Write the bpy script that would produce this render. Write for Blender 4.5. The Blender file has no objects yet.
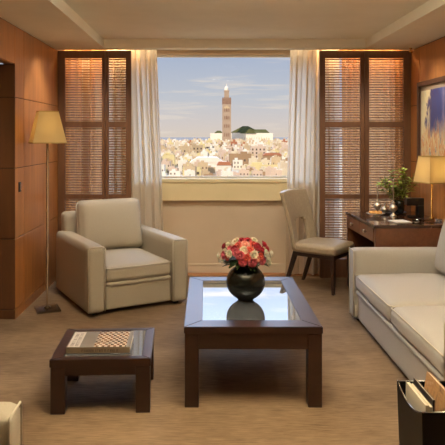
import bpy, bmesh, math, random
from mathutils import Vector, Matrix
C = bpy.context.scene
COL = C.collection
PI = math.pi
def R(d): return math.radians(d)
def lin(c):
    return tuple((v/255/12.92 if v/255 <= .04045 else ((v/255+.055)/1.055)**2.4) for v in c)
# ------------------------------------------------------------------ materials
def newmat(name):
    m = bpy.data.materials.new(name); m.use_nodes = True
    nt = m.node_tree
    return m, nt, nt.nodes['Principled BSDF'], nt.nodes['Material Output']
def setp(b, **k):
    for a, v in k.items():
        n = a.replace('_', ' ')
        if n in b.inputs:
            b.inputs[n].default_value = v
def coords(nt, scale=(1,1,1), rot=(0,0,0)):
    tc = nt.nodes.new('ShaderNodeTexCoord'); mp = nt.nodes.new('ShaderNodeMapping')
    mp.inputs['Scale'].default_value = scale; mp.inputs['Rotation'].default_value = rot
    nt.links.new(tc.outputs['Object'], mp.inputs['Vector']); return mp.outputs['Vector']
def noise(nt, vec, scale, detail=4, rough=.55, dist=0):
    n = nt.nodes.new('ShaderNodeTexNoise'); n.inputs['Scale'].default_value = scale
    n.inputs['Detail'].default_value = detail; n.inputs['Roughness'].default_value = rough
    n.inputs['Distortion'].default_value = dist
    nt.links.new(vec, n.inputs['Vector']); return n.outputs['Fac']
def ramp(nt, fac, stops):
    r = nt.nodes.new('ShaderNodeValToRGB'); e = r.color_ramp.elements
    while len(e) < len(stops): e.new(.5)
    for i, (p, c) in enumerate(stops):
        e[i].position = p; e[i].color = (*c, 1)
    nt.links.new(fac, r.inputs['Fac']); return r.outputs['Color']
def bump(nt, fac, b, strength, dist=.002):
    n = nt.nodes.new('ShaderNodeBump'); n.inputs['Strength'].default_value = strength
    n.inputs['Distance'].default_value = dist
    nt.links.new(fac, n.inputs['Height']); nt.links.new(n.outputs['Normal'], b.inputs['Normal'])
def plain(name, rgb, rough=.6, metal=0, spec=.5, coat=0, ior=1.5):
    m, nt, b, o = newmat(name)
    setp(b, Base_Color=(*lin(rgb), 1), Roughness=rough, Metallic=metal, Specular_IOR_Level=spec, Coat_Weight=coat, IOR=ior)
    return m
def speck(name, a, c, scale, rough=.7, bs=0, sc=(1,1,1), spec=.3):
    m, nt, b, o = newmat(name)
    f = noise(nt, coords(nt, sc), scale)
    nt.links.new(ramp(nt, f, [(.3, lin(a)), (.7, lin(c))]), b.inputs['Base Color'])
    setp(b, Roughness=rough, Specular_IOR_Level=spec)
    if bs: bump(nt, f, b, bs)
    return m
def wood(name, dark, light, grain=(14, 14, .8), rough=.35, coat=.15, spec=.5):
    m, nt, b, o = newmat(name)
    v = coords(nt, grain)
    f = noise(nt, v, 2.2, 6, .6, .6)
    f2 = noise(nt, coords(nt, (1.3, 1.3, .5)), 1.5, 2)
    mx = nt.nodes.new('ShaderNodeMath'); mx.operation = 'MULTIPLY_ADD'
    mx.inputs[1].default_value = .5
    nt.links.new(f2, mx.inputs[0])
    h = nt.nodes.new('ShaderNodeMath'); h.operation = 'MULTIPLY'; h.inputs[1].default_value = .5
    nt.links.new(f, h.inputs[0]); nt.links.new(h.outputs[0], mx.inputs[2])
    nt.links.new(ramp(nt, mx.outputs[0], [(.32, lin(dark)), (.68, lin(light))]), b.inputs['Base Color'])
    setp(b, Roughness=rough, Coat_Weight=coat, Coat_Roughness=.15, Specular_IOR_Level=spec)
    return m
def sheer(name, rgb, transp, transl):
    m, nt, b, o = newmat(name)
    nt.nodes.remove(b)
    d = nt.nodes.new('ShaderNodeBsdfDiffuse'); d.inputs['Color'].default_value = (*lin(rgb), 1)
    t = nt.nodes.new('ShaderNodeBsdfTranslucent'); t.inputs['Color'].default_value = (*lin(rgb), 1)
    tr = nt.nodes.new('ShaderNodeBsdfTransparent')
    a = nt.nodes.new('ShaderNodeMixShader'); a.inputs[0].default_value = transl
    c = nt.nodes.new('ShaderNodeMixShader'); c.inputs[0].default_value = transp
    nt.links.new(d.outputs[0], a.inputs[1]); nt.links.new(t.outputs[0], a.inputs[2])
    nt.links.new(a.outputs[0], c.inputs[1]); nt.links.new(tr.outputs[0], c.inputs[2])
    nt.links.new(c.outputs[0], o.inputs['Surface'])
    return m
def paneglass(name, tint=(1,1,1), ior=1.45, rough=0.0):
    m, nt, b, o = newmat(name); nt.nodes.remove(b)
    g = nt.nodes.new('ShaderNodeBsdfGlossy'); g.inputs['Roughness'].default_value = rough
    tr = nt.nodes.new('ShaderNodeBsdfTransparent'); tr.inputs['Color'].default_value = (*tint, 1)
    fr = nt.nodes.new('ShaderNodeFresnel'); fr.inputs['IOR'].default_value = ior
    mx = nt.nodes.new('ShaderNodeMixShader')
    nt.links.new(fr.outputs[0], mx.inputs[0]); nt.links.new(tr.outputs[0], mx.inputs[1]); nt.links.new(g.outputs[0], mx.inputs[2])
    nt.links.new(mx.outputs[0], o.inputs['Surface'])
    return m

M = {}
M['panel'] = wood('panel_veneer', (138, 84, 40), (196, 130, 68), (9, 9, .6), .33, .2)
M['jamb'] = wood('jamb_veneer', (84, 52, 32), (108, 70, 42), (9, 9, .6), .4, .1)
M['shutter'] = wood('shutter_wood', (98, 64, 40), (126, 86, 56), (16, 16, 1), .45, .05)
M['dark'] = wood('dark_table_wood', (36, 18, 11), (56, 31, 20), (2, 14, 14), .38, .15)
M['desk'] = wood('desk_wood', (92, 54, 32), (128, 80, 50), (14, 1, 14), .3, .2)
M['desktop'] = wood('desk_top_wood', (50, 30, 20), (74, 46, 30), (12, 1, 12), .1, .6)
M['chairleg'] = wood('chair_leg_wood', (36, 22, 16), (52, 32, 22), (14, 14, 1), .35, .1)
M['louvre'] = wood('louvre_wood_lit', (130, 92, 60), (156, 114, 76), (1, 16, 16), .4, .05)  # shutter wood made lighter: light on the slats put into the colour
M['groove'] = plain('groove_shadow_gap', (40, 24, 16), .8)
M['plaster'] = speck('ceiling_plaster', (236, 226, 200), (241, 231, 206), 4, .9, spec=.1)
M['wallpaint'] = speck('warm_wall_paint', (208, 186, 156), (214, 192, 162), 3, .85, spec=.2)
M['sill'] = speck('sill_paint', (226, 208, 160), (232, 214, 168), 3, .6, spec=.3)
M['base'] = plain('baseboard_paint', (214, 196, 168), .5)
M['whiteframe'] = plain('window_frame_paint', (225, 215, 195), .5)
M['fabric'] = speck('cream_upholstery', (166, 156, 138), (179, 169, 151), 260, .78, .25, spec=.25)
M['fabric2'] = speck('pale_sofa_upholstery', (172, 166, 157), (184, 178, 170), 260, .75, .25, spec=.25)
M['piping'] = plain('upholstery_piping', (198, 188, 168), .7)
M['leather'] = speck('beige_seat_leather', (158, 142, 116), (172, 156, 130), 40, .4, .05, spec=.5)
M['foot'] = plain('black_furniture_foot', (24, 18, 15), .5)
M['chrome'] = plain('polished_chrome', (215, 210, 200), .15, 1)
M['silver'] = plain('polished_silver', (236, 226, 206), .32, 1)
M['brass'] = plain('brass_fitting', (210, 165, 90), .25, 1)
M['brass_dark'] = plain('smoked_bronze_pole', (120, 96, 70), .3, .8)
M['black'] = plain('matte_black_lacquer', (14, 13, 13), .35)
M['blackleather'] = plain('black_leather_box', (9, 8, 8), .45, 0, .25)
M['acrylic'] = paneglass('clear_acrylic', (.88, .85, .80), 1.45)
M['glass'] = paneglass('window_glass', (.98, .98, .98), 1.06)
M['shade'] = sheer('lamp_shade_cloth', (238, 220, 172), 0, .5)
M['shaderim'] = plain('lamp_shade_tape', (196, 168, 104), .7)
M['sheer'] = sheer('sheer_white_voile', (238, 226, 206), .04, .42)
M['drape'] = sheer('tan_drape_cloth', (222, 172, 116), .08, .6)
M['vase'] = plain('black_glazed_ceramic', (20, 22, 18), .22, 0, .5)
M['pot'] = plain('dark_planter_glass', (26, 28, 24), .15)
M['leaf'] = speck('plant_leaf_green', (122, 148, 52), (186, 198, 92), 12, .5)
M['leafdark'] = speck('bouquet_leaf_green', (36, 56, 26), (60, 84, 38), 12, .5)
M['stem'] = plain('plant_stem_green', (70, 84, 40), .6)
M['paper'] = plain('white_paper', (226, 222, 212), .8)
M['pages'] = speck('book_page_block', (206, 194, 168), (224, 214, 190), 6, .85, sc=(1, 1, 60))
M['plug'] = plain('switch_plate_black', (22, 20, 20), .3)
M['bread'] = speck('golden_pastry', (190, 130, 60), (226, 176, 104), 40, .7)
M['cream_magazine'] = plain('cream_magazine_paper', (214, 204, 182), .6)
M['grey_magazine'] = plain('dark_glossy_magazine', (58, 46, 44), .35)
m, nt, b, o = newmat('table_glass'); M['tableglass'] = m
setp(b, Base_Color=(*lin((120, 124, 132)), 1), Roughness=.02, IOR=1.9, Metallic=.6)
M['glassedge'] = plain('green_glass_edge', (70, 130, 100), .1)
# carpet
m, nt, b, o = newmat('brushed_carpet'); M['carpet'] = m
f = noise(nt, coords(nt, (3, 40, 1)), 3, 6, .65, .4); f2 = noise(nt, coords(nt, (1, 1, 1)), 260, 2)
f3 = noise(nt, coords(nt, (.8, 1.6, 1)), 1.4, 3)
ad = nt.nodes.new('ShaderNodeMath'); ad.operation = 'MULTIPLY_ADD'; ad.inputs[1].default_value = .6
nt.links.new(f, ad.inputs[0]); 
ad2 = nt.nodes.new('ShaderNodeMath'); ad2.operation = 'MULTIPLY'; ad2.inputs[1].default_value = .4
nt.links.new(f3, ad2.inputs[0]); nt.links.new(ad2.outputs[0], ad.inputs[2])
nt.links.new(ramp(nt, ad.outputs[0], [(.38, lin((100, 81, 62))), (.62, lin((146, 121, 95)))]), b.inputs['Base Color'])
setp(b, Roughness=.95, Specular_IOR_Level=.1); bump(nt, f2, b, .5, .004)
# parquet
m, nt, b, o = newmat('parquet_strip'); M['parquet'] = m
f = noise(nt, coords(nt, (1, 12, 1)), 4, 5)
nt.links.new(ramp(nt, f, [(.3, lin((150, 92, 48))), (.7, lin((184, 124, 70)))]), b.inputs['Base Color'])
setp(b, Roughness=.3)
# abstract painting
m, nt, b, o = newmat('abstract_canvas'); M['canvas'] = m
tc = nt.nodes.new('ShaderNodeTexCoord'); sp = nt.nodes.new('ShaderNodeSeparateXYZ')
nt.links.new(tc.outputs['Object'], sp.inputs[0])
n1 = noise(nt, coords(nt, (1, 3.2, 1.4), (R(25), 0, 0)), 3.0, 5, .6, 1.2)
n2 = noise(nt, coords(nt, (1, 9, 2.2), (R(25), 0, 0)), 2.2, 5, .6, .8)
def mth(op, a, bb, cc=None):
    n = nt.nodes.new('ShaderNodeMath'); n.operation = op
    for i, v in enumerate((a, bb, cc)):
        if v is None: continue
        if isinstance(v, (int, float)): n.inputs[i].default_value = v
        else: nt.links.new(v, n.inputs[i])
    return n.outputs[0]
# u: 0 at the window-side edge growing towards the camera; v: height
u = mth('MULTIPLY_ADD', sp.outputs['Y'], -1.0, .42)
v = mth('MULTIPLY_ADD', sp.outputs['Z'], 1.5, .5)
tone = mth('ADD', mth('MULTIPLY', u, 1.3), mth('MULTIPLY_ADD', n1, .9, -.45))
cA = ramp(nt, tone, [(0, lin((206, 198, 160))), (.16, lin((222, 206, 160))), (.27, lin((70, 62, 104))), (.55, lin((54, 66, 118))), (.8, lin((120, 110, 140)))])
cB = ramp(nt, n2, [(.3, lin((216, 204, 160))), (.44, lin((210, 190, 140))), (.5, lin((196, 104, 44))), (.56, lin((214, 200, 160))), (.66, lin((90, 110, 130))), (.75, lin((206, 190, 150)))])
low = mth('MULTIPLY_ADD', mth('ADD', v, mth('MULTIPLY_ADD', n1, .6, -.3)), -4.0, 2.2)
cl = nt.nodes.new('ShaderNodeClamp'); nt.links.new(low, cl.inputs[0])
mx = nt.nodes.new('ShaderNodeMixRGB'); nt.links.new(cl.outputs[0], mx.inputs[0]); nt.links.new(cA, mx.inputs[1]); nt.links.new(cB, mx.inputs[2])
nt.links.new(mx.outputs[0], b.inputs['Base Color']); setp(b, Roughness=.5)
M['mat_board'] = plain('grey_mat_board', (150, 128, 104), .8)
M['frame'] = wood('picture_frame_wood', (60, 36, 24), (84, 52, 34), (12, 12, 12), .4)
# book cover checks
m, nt, b, o = newmat('checkered_cover'); M['cover'] = m
ck = nt.nodes.new('ShaderNodeTexChecker'); ck.inputs['Scale'].default_value = 1
nt.links.new(coords(nt, (62, 40, 1)), ck.inputs['Vector'])
ck.inputs['Color1'].default_value = (*lin((226, 214, 196)), 1); ck.inputs['Color2'].default_value = (*lin((66, 44, 34)), 1)
nn = noise(nt, coords(nt, (1, 1, 1)), 18, 2)
warm = ramp(nt, nn, [(.4, lin((96, 60, 34))), (.55, lin((176, 116, 52))), (.7, lin((216, 206, 190)))])
mx = nt.nodes.new('ShaderNodeMixRGB'); mx.inputs[0].default_value = .4; mx.blend_type = 'MIX'
nt.links.new(ck.outputs['Color'], mx.inputs[1]); nt.links.new(warm, mx.inputs[2])
nt.links.new(mx.outputs[0], b.inputs['Base Color']); setp(b, Roughness=.25)
M['cover_grey'] = plain('grey_book_cover', (112, 104, 96), .3)
M['cover_white'] = plain('pale_title_block', (206, 196, 186), .35)
M['ink'] = plain('grey_lettering', (128, 118, 112), .5)
M['spine'] = plain('taupe_book_spine', (128, 108, 84), .4)
M['spineink'] = plain('dark_spine_lettering', (66, 48, 36), .5)
# face-like warm magazine cover
m, nt, b, o = newmat('warm_magazine_cover'); M['warm_cover'] = m
f = noise(nt, coords(nt), 16, 3, .5, .8)
nt.links.new(ramp(nt, f, [(.3, lin((120, 78, 60))), (.5, lin((206, 160, 110))), (.62, lin((190, 140, 96))), (.75, lin((226, 190, 150)))]), b.inputs['Base Color'])
setp(b, Roughness=.35)

# ------------------------------------------------------------------ mesh builder
class MB:
    def __init__(s): s.bm = bmesh.new(); s.mi = 0
    def mark(s, faces):
        for f in faces: f.material_index = s.mi
    def box(s, x0, x1, y0, y1, z0, z1, bev=0, mat=None, seg=2):
        t = bmesh.new(); bmesh.ops.create_cube(t, size=1)
        for v in t.verts:
            v.co = Vector(((x0+x1)/2+v.co.x*(x1-x0), (y0+y1)/2+v.co.y*(y1-y0), (z0+z1)/2+v.co.z*(z1-z0)))
        if bev: bmesh.ops.bevel(t, geom=t.edges[:], offset=bev, segments=seg, profile=.5, affect='EDGES')
        s.merge(t, mat); return s
    def merge(s, t, mat=None):
        if mat is not None: t.transform(mat)
        mp = {}
        for v in t.verts: mp[v] = s.bm.verts.new(v.co)
        for f in t.faces:
            try: nf = s.bm.faces.new([mp[v] for v in f.verts]); nf.material_index = s.mi; nf.smooth = f.smooth
            except ValueError: pass
        t.free()
    def lathe(s, prof, c=(0,0,0), n=24, mat=None):
        t = bmesh.new(); rings = []
        for r, z in prof:
            if r < 1e-6: rings.append([t.verts.new((c[0], c[1], c[2]+z))])
            else: rings.append([t.verts.new((c[0]+r*math.cos(2*PI*k/n), c[1]+r*math.sin(2*PI*k/n), c[2]+z)) for k in range(n)])
        for a, b_ in zip(rings, rings[1:]):
            for k in range(n):
                k2 = (k+1) % n
                if len(a) == 1 and len(b_) == 1: continue
                if len(a) == 1: t.faces.new((a[0], b_[k2], b_[k])) if False else t.faces.new((a[0], b_[k], b_[k2]))
                elif len(b_) == 1: t.faces.new((a[k], a[k2], b_[0]))
                else: t.faces.new((a[k], a[k2], b_[k2], b_[k]))
        for f in t.faces: f.smooth = True
        bmesh.ops.recalc_face_normals(t, faces=t.faces[:])
        s.merge(t, mat); return s
    def tube(s, pts, r, n=8, closed=False, r2=None):
        t = bmesh.new(); pts = [Vector(p) for p in pts]; N = len(pts); rings = []
        up = Vector((0,0,1)); prev = None
        for i, p in enumerate(pts):
            if closed: d = pts[(i+1) % N]-pts[i-1]
            else: d = pts[min(i+1, N-1)]-pts[max(i-1, 0)]
            d.normalize()
            if prev is None:
                a = d.orthogonal().normalized()
            else:
                a = prev-d*prev.dot(d)
                a = a.normalized() if a.length > 1e-6 else d.orthogonal().normalized()
            prev = a; b_ = d.cross(a)
            rr = r if r2 is None else r+(r2-r)*i/(N-1)
            rings.append([t.verts.new(p+a*rr*math.cos(2*PI*k/n)+b_*rr*math.sin(2*PI*k/n)) for k in range(n)])
        for i in range(N if closed else N-1):
            a, b_ = rings[i], rings[(i+1) % N]
            off = 0
            if closed and i == N-1:
                off = min(range(n), key=lambda o: (a[0].co-b_[o].co).length)
            for k in range(n): t.faces.new((a[k], a[(k+1) % n], b_[(k+1+off) % n], b_[(k+off) % n]))
        if not closed: t.faces.new(rings[0][::-1]); t.faces.new(rings[-1])
        for f in t.faces: f.smooth = len(f.verts) == 4
        s.merge(t); return s
    def taper(s, p0, p1, w0, w1):   # square leg from p0 (top, width w0) to p1 (foot, w1)
        t = bmesh.new(); q = []
        for p, w in ((p0, w0), (p1, w1)):
            wx, wy = (w, w) if isinstance(w, (int, float)) else w
            q.append([t.verts.new((p[0]+a*wx/2, p[1]+b_*wy/2, p[2])) for a, b_ in ((-1,-1), (1,-1), (1,1), (-1,1))])
        t.faces.new(q[0]); t.faces.new(q[1][::-1])
        for k in range(4): t.faces.new((q[0][k], q[1][k], q[1][(k+1) % 4], q[0][(k+1) % 4]))
        bmesh.ops.recalc_face_normals(t, faces=t.faces[:])
        bmesh.ops.bevel(t, geom=t.edges[:], offset=.003, segments=1, affect='EDGES')
        s.merge(t); return s
    def cushion(s, x0, x1, y0, y1, z0, z1, crown=.03, rad=.03, N=14, mat=None, puff=(0,0,1), wob=0, seed=0):
        """rounded upholstery block, bulging along the axes given in puff"""
        t = bmesh.new(); bmesh.ops.create_cube(t, size=2)
        bmesh.ops.subdivide_edges(t, edges=t.edges[:], cuts=N, use_grid_fill=True)
        c = Vector(((x0+x1)/2, (y0+y1)/2, (z0+z1)/2)); h = Vector(((x1-x0)/2, (y1-y0)/2, (z1-z0)/2))
        rad = min(rad, min(h)*.95)
        rng = random.Random(seed); ph = [rng.uniform(0, 6) for _ in range(6)]
        for v in t.verts:
            q = v.co.copy(); p = Vector((q.x*h.x, q.y*h.y, q.z*h.z))
            # denser verts near edge: remap
            for i in range(3):
                a = q[i]; p[i] = h[i]*(math.sin(a*PI/2)*.55+a*.45)
            inner = Vector([max(-h[i]+rad, min(h[i]-rad, p[i])) for i in range(3)])
            d = p-inner
            if d.length > 1e-9: p = inner+d.normalized()*min(rad, max(abs(d.x), abs(d.y), abs(d.z)))
            e = [q[0], q[1], q[2]]
            for i in range(3):
                if puff[i]:
                    j, k = [a for a in range(3) if a != i]
                    w = (1-abs(e[j])**2.5)*(1-abs(e[k])**2.5)
                    p[i] += crown*puff[i]*w*(1 if e[i] > 0 else -1)*abs(e[i])
            if wob:
                p += Vector((math.sin(p.y*9+ph[0]+p.z*7), math.sin(p.x*8+ph[1]+p.z*6), math.sin(p.x*7+ph[2]+p.y*8)))*wob
            v.co = c+p
        for f in t.faces: f.smooth = True
        s.merge(t, mat); return s
    def prism(s, poly, a, b_, axis='y', bev=0, mat=None):
        """extrude a 2D polygon; axis y: poly is (x,z); axis x: (y,z); axis z: (x,y)"""
        t = bmesh.new()
        def P(p, w): return {'y': (p[0], w, p[1]), 'x': (w, p[0], p[1]), 'z': (p[0], p[1], w)}[axis]
        v0 = [t.verts.new(P(p, a)) for p in poly]; v1 = [t.verts.new(P(p, b_)) for p in poly]
        t.faces.new(v0); t.faces.new(v1[::-1]); n = len(poly)
        for k in range(n): t.faces.new((v0[k], v1[k], v1[(k+1) % n], v0[(k+1) % n]))
        bmesh.ops.recalc_face_normals(t, faces=t.faces[:])
        if bev: bmesh.ops.bevel(t, geom=t.edges[:], offset=bev, segments=2, affect='EDGES')
        s.merge(t, mat); return s
    def quad(s, pts):
        f = s.bm.faces.new([s.bm.verts.new(p) for p in pts]); f.material_index = s.mi
        return s
    def build(s, name, mats, parent=None, loc=None, rot=None, smooth=False):
        me = bpy.data.meshes.new(name); s.bm.normal_update(); s.bm.to_mesh(me); s.bm.free()
        for m_ in (mats if isinstance(mats, (list, tuple)) else [mats]): me.materials.append(m_)
        if smooth:
            for p in me.polygons: p.use_smooth = True
        o = bpy.data.objects.new(name, me); COL.objects.link(o)
        if loc: o.location = loc
        if rot: o.rotation_euler = rot
        if parent: o.parent = parent
        return o
def tag(o, label, cat, group=None, kind=None):
    o['label'] = label; o['category'] = cat
    if group: o['group'] = group
    if kind: o['kind'] = kind
    return o
def thing(name, label, cat, loc=(0,0,0), rz=0, group=None):
    o = bpy.data.objects.new(name, None); COL.objects.link(o); o.empty_display_size = .1
    o.location = loc; o.rotation_euler = (0, 0, rz); tag(o, label, cat, group); return o
def kids(o): return [c for c in bpy.data.objects if c.parent == o]
def copy_tree(o, parent=None):
    c = o.copy(); COL.objects.link(c); c.parent = parent
    for ch in kids(o): copy_tree(ch, c)
    return c
def struct(o): o['kind'] = 'structure'; return o
def ring(x0, x1, y0, y1, z, r=.03, n=5):
    pts = []
    for cx, cy, a0 in ((x1-r, y1-r, 0), (x0+r, y1-r, 90), (x0+r, y0+r, 180), (x1-r, y0+r, 270)):
        for k in range(n+1):
            a = R(a0+90*k/n); pts.append((cx+r*math.cos(a), cy+r*math.sin(a), z))
    return pts

# ------------------------------------------------------------------ room shell
XL, XR, YB, CZ = -1.57, 2.17, 6.64, 2.42
JY = 4.93
struct(MB().box(-2.4, 2.4, -1.4, YB-.16, -.1, 0).build('floor', M['carpet']))
struct(MB().box(-1.6, 2.2, YB-.16, YB+.1, -.1, .002).build('trim_1', M['parquet']))
mb = MB()
mb.box(-2.4, -1.056, -1.4, 6.34, CZ, 2.62); mb.box(1.65, 2.4, -1.4, 6.34, CZ, 2.62)
mb.box(-1.056, 1.65, 6.2, 6.34, CZ, 2.62); mb.box(-1.056, 1.65, -1.4, 6.2, 2.51, 2.62)
mb.box(-2.4, 2.4, 6.34, 6.8, 2.5, 2.62)
struct(mb.build('ceiling', M['plaster']))
rows = [.08, .66, 1.243, 1.827, 2.415]
g = .003
def panels(mb, ys, zs, x0, x1):
    for a, b_ in zip(ys, ys[1:]):
        for c, d in zip(zs, zs[1:]):
            mb.box(x0, x1, a+g, b_-g, c+g, d-g, .0015, seg=1)
mb = MB(); mb.mi = 1
mb.box(XL-.1, XL-.012, JY+.012, 6.76, 0, CZ); mb.box(XL-.1, XL-.012, -1.3, JY, 2.12, CZ)
mb.mi = 0
panels(mb, [JY, 5.17, 6.34], rows, XL-.012, XL); panels(mb, [-1.3, .6, 2.8, JY], [2.1, 2.415], XL-.012, XL)
mb.box(XL-.012, XL+.001, JY+.003, 6.34, 0, .077)
mb.box(XL-.09, XL-.012, -1.3, JY, 2.1, 2.12)
mb.box(XL-.014, XL-.002, 6.34, 6.64, 0, CZ)
struct(mb.build('wall_left', [M['panel'], M['groove']]))
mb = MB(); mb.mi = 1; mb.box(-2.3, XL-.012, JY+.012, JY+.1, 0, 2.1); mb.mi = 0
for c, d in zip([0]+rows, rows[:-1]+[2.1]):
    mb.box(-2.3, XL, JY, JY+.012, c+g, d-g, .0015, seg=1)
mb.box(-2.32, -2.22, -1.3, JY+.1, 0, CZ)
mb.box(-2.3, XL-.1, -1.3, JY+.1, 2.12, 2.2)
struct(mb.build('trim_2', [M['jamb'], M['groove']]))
mb = MB(); mb.mi = 1; mb.box(XR+.012, XR+.1, -1.3, 6.76, 0, CZ); mb.mi = 0
panels(mb, [-1.3, .8, 2.6, 4.4, 6.1, 6.34, 6.64], [.005]+rows, XR, XR+.012)
struct(mb.build('wall_right', [M['panel'], M['groove']]))
struct(MB().box(-2.4, 2.4, -1.4, -1.3, 0, 2.62).build('wall_front', M['jamb']))
# window wall, with the centre window and three narrow ones behind the shutters
wins = [(-.86, 1.24, 1.043), (-1.30, -.93, .35), (-1.54, -1.36, .35), (1.32, 2.12, .35)]
ZT = 2.41
mb = MB()
xs = [(-1.70, -1.54), (-1.36, -1.30), (-.93, -.86), (1.24, 1.32), (2.12, 2.30)]
for a, b_ in xs: mb.box(a, b_, YB, YB+.12, 0, ZT)
for a, b_, z in wins: mb.box(a, b_, YB, YB+.12, 0, z)
mb.box(-1.7, 2.3, YB, YB+.12, ZT, 2.62)
struct(mb.build('wall_back', M['wallpaint']))
for i, (a, b_, z) in enumerate(wins):
    w = MB()
    f = .022
    w.box(a, a+f, YB+.03, YB+.07, z, ZT); w.box(b_-f, b_, YB+.03, YB+.07, z, ZT)
    w.box(a+f, b_-f, YB+.03, YB+.07, z, z+f); w.box(a+f, b_-f, YB+.03, YB+.07, ZT-f, ZT)
    wo = struct(w.build('window_%d' % (i+1), M['whiteframe']))
    MB().box(a+f, b_-f, YB+.047, YB+.053, z+f, ZT-f).build('pane', M['glass'], wo)
# sill panel below the centre window
mb = MB().box(-.86, 1.24, YB-.06, YB, .80, 1.0, .004).box(-.86, 1.24, YB-.075, YB+.03, 1.0, 1.043, .006)
struct(mb.build('trim_3', M['sill']))
mb = MB().box(-1.56, 2.16, YB-.018, YB, 0, .085, .003).box(-1.56, 2.16, YB-.024, YB, .085, .1, .004)
struct(mb.build('baseboard_back', M['base']))

# ------------------------------------------------------------------ shutters
YS = 6.345
def slats(x0, x1, z0, z1, pitch=.0262):
    mb = MB(); n = int((z1-z0)/pitch); p = (z1-z0)/n
    for k in range(n):
        z = z0+(k+.5)*p
        mat = Matrix.Translation((0, YS+.02, z)) @ Matrix.Rotation(R(34), 4, 'X')
        mb.box(x0, x1, -.0105, .0105, -.0025, .0025, .001, mat, 1)
    return mb
def shutter(x0, x1, sl, sr, label):
    t = thing('louvred_shutter', label, 'shutter', (x0, YS, 0.0), 0)
    W = x1-x0
    mb = MB(); mb.box(0, sl, 0, .04, .012, 2.415, .002, seg=1); mb.box(W-sr, W, 0, .04, .012, 2.415, .002, seg=1)
    mb.build('stile', M['shutter'], t)
    for a, b_ in ((.012, .21), (.845, .895), (1.60, 1.665), (2.335, 2.415)):
        MB().box(sl, W-sr, .003, .037, a, b_, .002, seg=1).build('rail', M['shutter'], t)
    for a, b_ in ((.21, .845), (.895, 1.60), (1.665, 2.335)):
        mb = slats(sl, W-sr, a, b_)
        o = mb.build('louvres', M['louvre'], t); o.location = (0, -YS, 0)
    return t
def sx(px): return (px-206)/600*YS
shutter(XL+.002, sx(104.8), .075, .03, 'wide brown louvred shutter beside the left wood wall, behind the floor lamp')
shutter(sx(105)+.002, sx(131), .035, .055, 'narrow brown louvred shutter beside the left sheer curtain')
shutter(sx(320), sx(364.5), .055, .04, 'brown louvred shutter directly behind the desk chair, beside right sheer curtain')
shutter(sx(364.7)+.002, XR-.002, .045, .075, 'brown louvred shutter at the right corner behind the leafy plant')

# ------------------------------------------------------------------ curtains
def curtain(name, x0t, x1t, x0b, x1b, y, z0, z1, folds, amp, mat, label, cat, group=None, seed=0):
    rng = random.Random(seed); bm = bmesh.new(); N = folds*12; H = 40
    ph = [rng.uniform(0, 6.28) for _ in range(5)]; T = .0025
    grid = []
    for j in range(H+1):
        v = j/H; z = z0+(z1-z0)*v; row = []
        s_ = v**1.4
        for i in range(N+1):
            u = i/N
            uu = u+.03*math.sin(u*9+ph[0])
            x = (x0b+(x1b-x0b)*uu)*(1-s_)+(x0t+(x1t-x0t)*uu)*s_
            a = amp*(.75+.35*math.sin(u*7+ph[1]))
            yy = y+a*math.sin(2*PI*folds*u+ph[2]+.6*math.sin(v*3+ph[3]+u*4))+.006*math.sin(v*9+u*17)
            if mat == 'sheer':
                th_ = 2*PI*folds*u+ph[2]+.6*math.sin(v*3+ph[3]+u*4)
                x += .5*abs(x1b-x0b)/folds*math.sin(2*th_+.5)*.55*min(1, .35+u*(1-u)*6)*(1 if 0 < i < N else 0)
            row.append(bm.verts.new((x, yy, z)))
        grid.append(row)
    for j in range(H):
        for i in range(N):
            f = bm.faces.new((grid[j][i], grid[j][i+1], grid[j+1][i+1], grid[j+1][i])); f.smooth = True
    me = bpy.data.meshes.new(name); bm.to_mesh(me); bm.free(); me.materials.append(M[mat])
    o = bpy.data.objects.new(name, me); COL.objects.link(o); tag(o, label, cat, group); return o
def cx(px, y=6.52): return (px-206)/600*y
curtain('sheer_curtain', cx(106), cx(157.5), cx(106), cx(165), 6.50, .015, 2.465, 6, .055, 'sheer', 'white sheer curtain hanging at the left side of the window', 'curtain', None, 1)
curtain('sheer_curtain', cx(291), cx(338), cx(286.5), cx(338), 6.50, .015, 2.465, 6, .055, 'sheer', 'white sheer curtain hanging at the right side of the window', 'curtain', None, 5)
curtain('tan_drape', -1.55, cx(82.5), -1.55, cx(82.5), 6.50, .015, 2.465, 3, .03, 'drape', 'tan drape behind the left louvred shutter, in the corner by the wood wall', 'curtain', None, 3)
curtain('tan_drape', cx(89), cx(103), cx(89), cx(103), 6.50, .015, 2.465, 2, .03, 'drape', 'narrow tan drape behind the left shutters, nearer the sheer curtain', 'curtain', None, 8)
curtain('tan_drape', cx(340), 2.14, cx(340), 2.14, 6.50, .015, 2.465, 9, .03, 'drape', 'tan drape glowing behind the right louvred shutters', 'curtain', None, 4)
t = thing('curtain_rail', 'pale curtain rail along the top of the window', 'curtain rail', (0, 6.5, 2.465))
MB().box(-1.55, 2.15, -.02, .02, .002, .03, .004).build('track', M['whiteframe'], t)

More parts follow.
